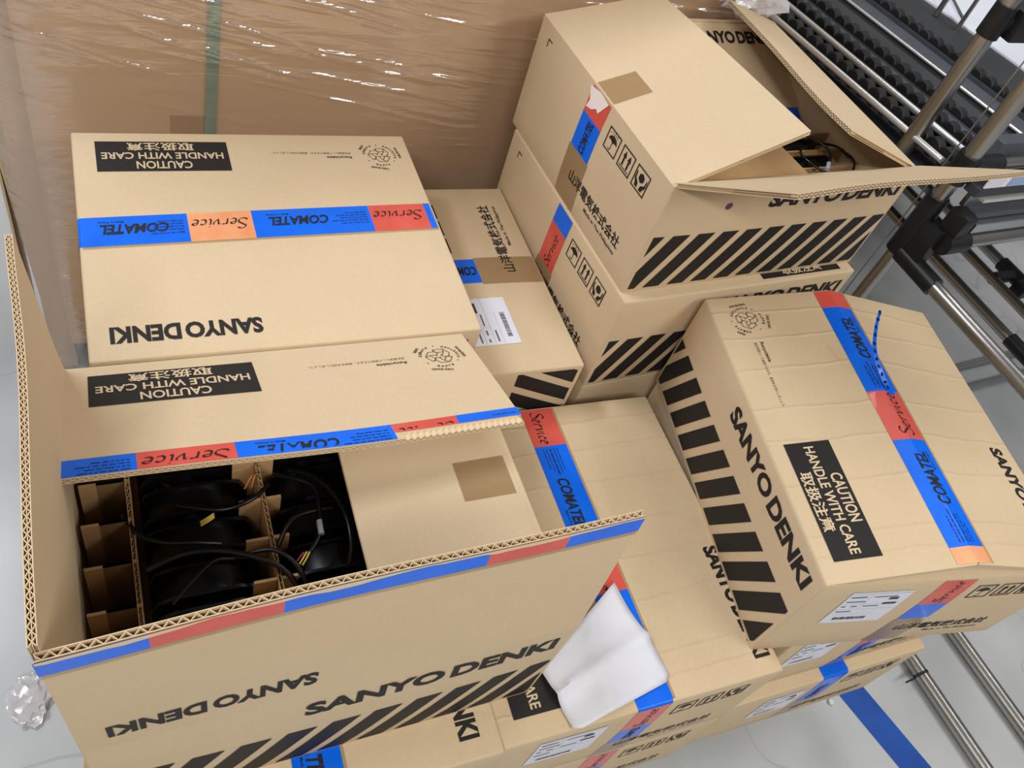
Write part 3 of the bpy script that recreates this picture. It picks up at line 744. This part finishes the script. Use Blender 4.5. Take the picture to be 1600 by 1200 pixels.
coil = [(.165+.052*math.cos(R(a)), -.115+.042*math.sin(R(a)), .152+.004*math.sin(R(a*2.3))) for a in range(0, 400, 20)]
cable(FC, MC, coil, .0022)
cable(FANS['C', 1], MC, [(.12, -.05, .14), (.15, -.06, .16), (.168, -.10, .163), (.150, -.135, .158), (.13, -.15, .152)], .0024)
cable(FC, MC, [(.146, -.135, .161), (.134, -.148, .158)], .0038, 'grey_sleeve', 'heat_shrink')
def divider(label, M4, xs, ys, x0, x1, y0, y1, z0, z1, pad=None):
    root = thing('carton_divider', label, 'divider', M4.to_translation(), M4.to_euler())
    for x in xs:
        bm = bmesh.new(); add_box(bm, (x, (y0+y1)/2, (z0+z1)/2), .0008, y1-y0, z1-z0); add_box(bm, (x+.004, (y0+y1)/2, (z0+z1)/2), .0008, y1-y0, z1-z0); add_box(bm, (x+.002, (y0+y1)/2, (z0+z1)/2-.004), .0034, y1-y0, z1-z0-.008)
        o = link_mesh('divider_panel', bm, 'divider', root)
        bm = bmesh.new(); n = int((y1-y0)/.0045); pv = None
        for i in range(n+1):
            y = y0+(y1-y0)*i/n; xx = x+.0004 if i % 2 else x+.0036
            cur = [bm.verts.new((xx, y, z1-.0003)), bm.verts.new((xx, y, z1-.009))]
            if pv: bm.faces.new((pv[0], cur[0], cur[1], pv[1]))
            pv = cur
        link_mesh('corrugated_edge', bm, 'flute', o)
    for y in ys:
        for (a, b) in ((x0, xs[0]-.001), (xs[0]+.005, xs[0]+.034), (xs[-1]-.018, xs[-1]-.001), (xs[-1]+.005, xs[-1]+.03)) if len(xs) > 1 else ((x0, xs[0]-.001), (xs[0]+.005, x1)):
            bm = bmesh.new(); add_box(bm, ((a+b)/2, y, (z0+z1)/2), abs(b-a), .0035, z1-z0-.002); link_mesh('cross_panel', bm, 'divider', root)
    if pad:
        bm = bmesh.new(); add_box(bm, pad[:3], *pad[3:], Matrix.Rotation(R(-3), 3, 'X')); link_mesh('pad', bm, 'divider', root)
divider('brown cardboard divider making cells in the open front left carton', MB, (.190, .046), (-.089, -.037, .015, .067, .119), .242, -.2, -.21, .21, .008, .158)
divider('brown cardboard divider inside the open top right carton', MC, (.092,), (-.1225, -.0775, -.0325), -.2, .242, -.205, .03, .008, .143, pad=(-.06, -.12, .155, .29, .15, .005))

# ------------------------------------------------------------------ white paper on carton F
MF = boxmat(.1946, .7224, 2, -54.08)
c00, c10, c11, c01 = Vector((.168, -.142)), Vector((.254, -.123)), Vector((.222, .040)), Vector((.076, .006))
bm = bmesh.new(); n = 16; g = []
for i in range(n+1):
    row = []
    for j in range(n+1):
        a, b = i/n, j/n; p = c00*(1-a)*(1-b)+c10*a*(1-b)+c11*a*b+c01*(1-a)*b
        z = .0035 + .010*max(0, 1-a*1.6)*b + .006*abs(b-.45)*(1-a) + .011*math.exp(-abs(a-.42-.15*b)/.09) + .006*math.exp(-abs(b-.62+.3*a)/.06) + .002*math.sin(7*a+3*b)
        row.append(bm.verts.new((p.x, p.y, H+z)))
    g.append(row)
for i in range(n):
    for j in range(n):
        if (i, j) in ((n-1, 0), (n-1, n-1)):      # rounded corners
            q = (g[i][j], g[i+1][j+1], g[i][j+1]) if j == 0 else (g[i][j], g[i+1][j], g[i][j+1]); bm.faces.new(q)
        else: bm.faces.new((g[i][j], g[i+1][j], g[i+1][j+1], g[i][j+1]))
bmesh.ops.delete(bm, geom=[v for v in bm.verts if not v.link_faces], context='VERTS')
pp_ = link_mesh('paper_sheet', bm, 'paper', None, 60); pp_.data.transform(MF)
sm = pp_.modifiers.new('thickness', 'SOLIDIFY'); sm.thickness = .0004
tag(pp_, 'folded white paper sheet lying on a carton beside the open front carton', 'paper')

# ------------------------------------------------------------------ wrapped load at the back
WV = 1.29
load = thing('wrapped_load', 'large brown carton on a pallet behind, wrapped in clear stretch film', 'load', uv(.5, WV, FZ), (0, 0, AU))
u0_, u1_ = -.118-.5, 1.16-.5
bm = bmesh.new(); add_box(bm, ((u0_+u1_)/2, .5, .126+.587), u1_-u0_, 1.0, 1.174, bev=.006); link_mesh('carton_body', bm, 'loadbox', load, 40)
bm = bmesh.new(); add_box(bm, (u0_-.02, .40, .02+.63), .045, .74, 1.26, bev=.004); link_mesh('side_board', bm, 'loadbox', load, 40)
bm = bmesh.new()
for k, (a, b, c, d) in enumerate(((.32, .45, .60, .645), (.06, .12, .665, .70))):
    add_box(bm, (a-.5+.06, -.0004, c), b-a, .001, d-c)
link_mesh('board_patch', bm, 'loadbox2', load)
bm = bmesh.new(); add_box(bm, (.1545-.5, -.003, .69), .0185, .002, 1.2, Matrix.Rotation(R(2.0), 3, 'Y')); link_mesh('strap', bm, 'strap', load)
for i in range(3):
    bm = bmesh.new(); add_box(bm, (.02, .08+.42*i, .0625), 1.2, .1, .125, bev=.003); link_mesh('pallet_beam', bm, 'wood', load)
bm = bmesh.new(); add_box(bm, (-.162-.5, .05, .60), .04, .004, 1.0, Matrix.Rotation(R(-3), 3, 'Y')); add_box(bm, (-.182-.5, .09, .60), .004, .08, 1.0); link_mesh('corner_board', bm, 'kraft', load)
# the film: ridged, fanning from upper right
ridges = []
for i in range(330):
    ucen = .75 - 1.5*rnd.random()**1.25; up = rnd.random()**.7
    zc = (.70 - .14*(ucen+.1)) + .55*up if i < 300 else rnd.uniform(.45, 1.0)
    ang = R(-2 - 15*max(0, (.45-ucen))*rnd.uniform(.7, 1.2))
    ridges.append((ucen, zc, math.cos(ang), math.sin(ang), rnd.uniform(.06, .34), rnd.uniform(.0022, .0048), rnd.uniform(.0015, .0045)*(1 if i < 300 else .5), rnd.uniform(25, 70), rnd.random()*6))
def filmd(x, z):
    h = 0
    for (a, b, c, s, ln, wd, am, f_, ph) in ridges:
        dx, dz_ = x-a, z-b; p = dx*c + dz_*s
        if abs(p) > ln: continue
        q = (-dx*s + dz_*c) - .003*math.sin(p*f_*.4+ph)
        if abs(q) > .03: continue
        h += am*math.exp(-(q/wd)**2)*(1-(p/ln)**2)*(.65+.35*math.sin(p*f_+ph))
    return h
bm = bmesh.new(); nu, nz = 200, 640; g = []
for i in range(nu+1):
    row = []
    x = -.69 + 1.39*i/nu
    for j in range(nz+1):
        z = .40 + .89*j/nz if j else .02; e = max(0, (-.60-x))/.1
        row.append(bm.verts.new((x, -.010 + .10*e*e - filmd(x, z) + .004*math.sin(9*x+5*z), z)))
    g.append(row)
for i in range(nu):
    for j in range(nz): bm.faces.new((g[i][j], g[i+1][j], g[i+1][j+1], g[i][j+1]))
link_mesh('stretch_film', bm, 'film', load, 180)
def wad(name, label, c, sx, sy, sz, seed, parent=None):
    r_ = random.Random(seed); bm = bmesh.new(); bmesh.ops.create_icosphere(bm, subdivisions=3, radius=1)
    dirs = [(Vector((r_.gauss(0, 1), r_.gauss(0, 1), r_.gauss(0, 1))).normalized(), r_.uniform(2, 9), r_.uniform(0, 6)) for _ in range(14)]
    for v in bm.verts:
        d = v.co.normalized(); k = 1
        for q, f_, ph in dirs: k += .13*abs(math.sin(f_*d.dot(q)*2+ph)) - .075
        v.co = Vector((d.x*sx*k, d.y*sy*k, d.z*sz*k)) + Vector((r_.gauss(0, .03)*sx, r_.gauss(0, .03)*sy, r_.gauss(0, .03)*sz))
    o = link_mesh(name, bm, 'film_wad', parent, 8); o.location = c
    if label: tag(o, label, 'film')
    return o
w1 = wad('film_bulge', None, (1.115-.5, -.02, Z0+.245), .06, .035, .035, 3, load)
wad('film_scrap', 'crumpled clear plastic film scrap on the floor at lower left', uv(-.222, .617, FZ+.0105), .028, .036, .009, 5)
bm = bmesh.new(); add_cyl(bm, (0, 0, 0), (0, 0, .006), .009, 14, r2=.006); o = link_mesh('metal_cap', bm, 'bright', None, 40); o.location = uv(1.278, .231, FZ)
tag(o, 'small shiny metal cap on the floor beside the blue tape', 'cap')

# ------------------------------------------------------------------ flow rack at the right
rack = thing('flow_rack', 'steel tube flow rack with black wheel tracks at the right', 'rack', ab(1.56, .8, FZ), (0, 0, RA))
def rl(a, b, z): return (a-1.56, b-.8, z-FZ)
def tube(name, p, q, r, m='steel', seg=18):
    bm = bmesh.new(); add_cyl(bm, rl(*p), rl(*q), r, seg); return link_mesh(name, bm, m, rack, 40)
tube('post', (1.56, .803, .02), (1.56, .803, 1.1), .018); tube('post', (1.56, .803, FZ), (1.56, .803, .02), .0145)
tube('post', (1.575, .94, FZ), (1.575, .94, 1.2), .0175)
tube('brace_wire', (1.56, .838, -.3), (1.56, .838, .6), .0016, 'alu', 8)
tube('rail_tube', (1.56, .76, -.095), (1.56, -.5, -.095), .016)
tube('rail_tube', (1.575, .734, -.02), (2.7, .734, -.02), .0165)
tube('rail_tube', (1.56, .80, .12), (2.7, .80, .12), .0125)
tube('rail_tube', (1.575, .94, .335), (2.7, .94, .335), .0165)
tube('foot_rail', (1.542, .95, FZ+.018), (1.542, -1.0, FZ+.018), .0165); tube('foot_rail', (1.706, 1.2, FZ+.018), (1.706, -1.0, FZ+.018), .0165)
tube('foot_rail', (2.0, .82, FZ+.02), (3.0, .82, FZ+.02), .012, 'alu'); tube('foot_rail', (2.0, .745, FZ+.02), (3.0, .745, FZ+.02), .012, 'alu')
tube('cross_tube', (2.16, 1.5, -.40), (2.16, .2, -.40), .015); tube('cross_tube', (2.305, 1.5, -.40), (2.305, .2, -.40), .014)
tube('cross_tube', (2.40, 1.5, -.40), (2.40, .2, -.40), .016, 'alu')
def joint(parts, name='pipe_joint'):
    bm = bmesh.new()
    for q in parts:
        if q[0] == 'c': add_cyl(bm, rl(*q[1]), rl(*q[2]), q[3], 16)
        else: add_box(bm, rl(*q[1]), *q[2], bev=.004)
    return link_mesh(name, bm, 'black', rack, 35)
joint([('c', (1.56, .803, -.10), (1.56, .803, .045), .023), ('c', (1.56, .79, -.095), (1.56, .685, -.095), .0215), ('c', (1.56, .734, -.02), (1.625, .734, -.02), .0235),
       ('b', (1.56, .765, -.05), (.03, .05, .10)), ('b', (1.58, .745, .025), (.035, .045, .05))])
joint([('c', (1.56, .803, .085), (1.56, .803, .145), .0235), ('c', (1.56, .80, .12), (1.66, .80, .12), .019), ('b', (1.585, .80, .115), (.05, .05, .04))])
joint([('c', (1.575, .94, .308), (1.575, .94, .368), .0215), ('c', (1.575, .94, .335), (1.70, .94, .335), .022), ('b', (1.63, .935, .34), (.07, .06, .055))])
joint([('c', (2.16, .70, -.40), (2.16, .60, -.40), .020), ('c', (2.16, .60, -.40), (2.24, .60, -.40), .018), ('b', (2.20, .585, -.41), (.06, .04, .03))])
joint([('c', (2.40, .95, -.40), (2.40, .86, -.40), .021), ('c', (2.305, .90, -.40), (2.40, .90, -.40), .018), ('b', (2.36, .84, -.39), (.05, .04, .04))])
def bar(name, m, a0, a1, b, z0, z1, db=.03):
    bm = bmesh.new(); add_box(bm, rl((a0+a1)/2, b, (z0+z1)/2), a1-a0, db, z1-z0, bev=.0015); return link_mesh(name, bm, m, rack)
bar('front_rail', 'alu', 1.62, 2.7, .745, .003, .026, .03); bar('front_rail', 'zinc', 1.62, 2.7, .76, .028, .040, .03)
bar('front_panel', 'alu', 1.60, 2.7, .775, .040, .072, .012); bar('front_rail', 'bright', 1.60, 2.7, .757, .073, .081, .03)
bar('front_rail', 'dark', 1.57, 2.7, .765, .083, .103, .03)
lh = bar('label_holder', 'white', 1.58, 2.7, .752, .104, .136, .004)
for i in range(7):
    bm = bmesh.new(); add_box(bm, rl(1.60+.07*i, .7485, .120), .05, .002, .026); link_mesh('shelf_label', bm, 'bluegrey' if i % 2 else 'label', lh)
bar('front_rail', 'zinc', 1.66, 2.7, .83, .125, .155, .03)
def zl(b): return .085 - .06*(b-.9)
def sloped(name, m, a, w, h, dz, b0=.85, b1=2.4, par=None):
    bm = bmesh.new(); p, q = Vector(rl(a, b0, zl(b0)+dz)), Vector(rl(a, b1, zl(b1)+dz)); d = q-p
    add_box(bm, (p+q)/2, w, d.length, h, Matrix.Rotation(math.atan2(d.z, d.y), 3, 'X'), bev=.001); return link_mesh(name, bm, m, par or rack)
wm = None
for ti, (a, n) in enumerate(((1.612, 34), (1.712, 36), (1.79, 36), (2.035, 38))):
    tr = sloped('roller_track', 'zinc', a, .030, .003, -.016)
    for sg in (-1, 1): sloped('track_wall', 'zinc', a+sg*.0145, .0015, .016, -.008, par=tr)
    for i in range(n):
        b = .87 + .037*i + .013*ti
        if wm is None:
            bm = bmesh.new(); t = bmesh.new(); bmesh.ops.create_cone(t, cap_ends=True, segments=14, radius1=.0205, radius2=.0205, depth=.022)
            bmesh.ops.bevel(t, geom=[e for e in t.edges if abs(e.verts[0].co.z-e.verts[1].co.z) < 1e-6], offset=.0025, segments=1, affect='EDGES')
            for v in t.verts: v.co = Matrix.Rotation(R(90), 3, 'Y') @ v.co
            merge(bm, t); wo = link_mesh('wheel', bm, 'wheel', tr, 40); wm = wo
        else:
            wo = wm.copy(); COL.objects.link(wo); wo.parent = tr
        wo.location = rl(a, b, zl(b)-.003)
for a in (1.567, 1.662): 
    bm = bmesh.new(); add_cyl(bm, rl(a, .85, zl(.85)+.006), rl(a, 2.4, zl(2.4)+.006), .007, 12); link_mesh('guide_bar', bm, 'bright', rack, 40)
bm = bmesh.new(); add_cyl(bm, rl(1.91, .86, zl(.86)+.004), rl(1.91, 2.4, zl(2.4)+.004), .004, 10); link_mesh('guide_bar', bm, 'bright', rack, 40)
sloped('divider_web', 'zinc', 1.753, .04, .003, -.004); sloped('divider_web', 'zinc', 1.958, .075, .003, -.004)
sloped('divider_web', 'dark', 1.63, .03, .02, -.012); sloped('divider_web', 'dark', 1.86, .08, .006, -.01); sloped('divider_web', 'dark', 2.16, .19, .006, -.006)  # first is a dark strip painting the shade of the gap between lanes
sloped('shade_sheet', 'dark', 2.2, 1.35, .004, -.045)  # added dark sheet for the darkness between lanes, wide to shade the floor
# plain white sheet on the far lane and thin uprights in front of it
wp = sloped('white_sheet', 'white', 2.5, .5, .006, .0)
tube('upright', (2.20, 1.475, .05), (2.20, 1.475, .9), .008, 'steel', 10); tube('upright', (2.20, 1.395, .05), (2.20, 1.395, .9), .006, 'steel', 10)
tube('cross_bar', (2.32, 1.60, .085), (2.20, 1.395, .085), .004, 'alu', 8)
for nm, a in (('dark_beam', 2.78),):
    sloped(nm, 'dark', a, .08, .09, .03)
# cable tie round the foot rail
bm = bmesh.new()
N = 20
for i in range(N):
    a0, a1 = 2*math.pi*i/N, 2*math.pi*(i+1)/N
    for r_ in (.0172,):
        q = []
        for a in (a0, a1):
            for dy in (-.003, .003): q.append(bm.verts.new(rl(1.542+r_*math.cos(a), .098+dy, FZ+.0185+r_*math.sin(a))))
        bm.faces.new((q[0], q[1], q[3], q[2]))
bmesh.ops.remove_doubles(bm, verts=bm.verts, dist=1e-6)
add_box(bm, rl(1.522, .098, FZ+.028), .022, .007, .006); add_box(bm, rl(1.498, .095, FZ+.026), .03, .004, .002)
link_mesh('cable_tie', bm, 'black', rack)
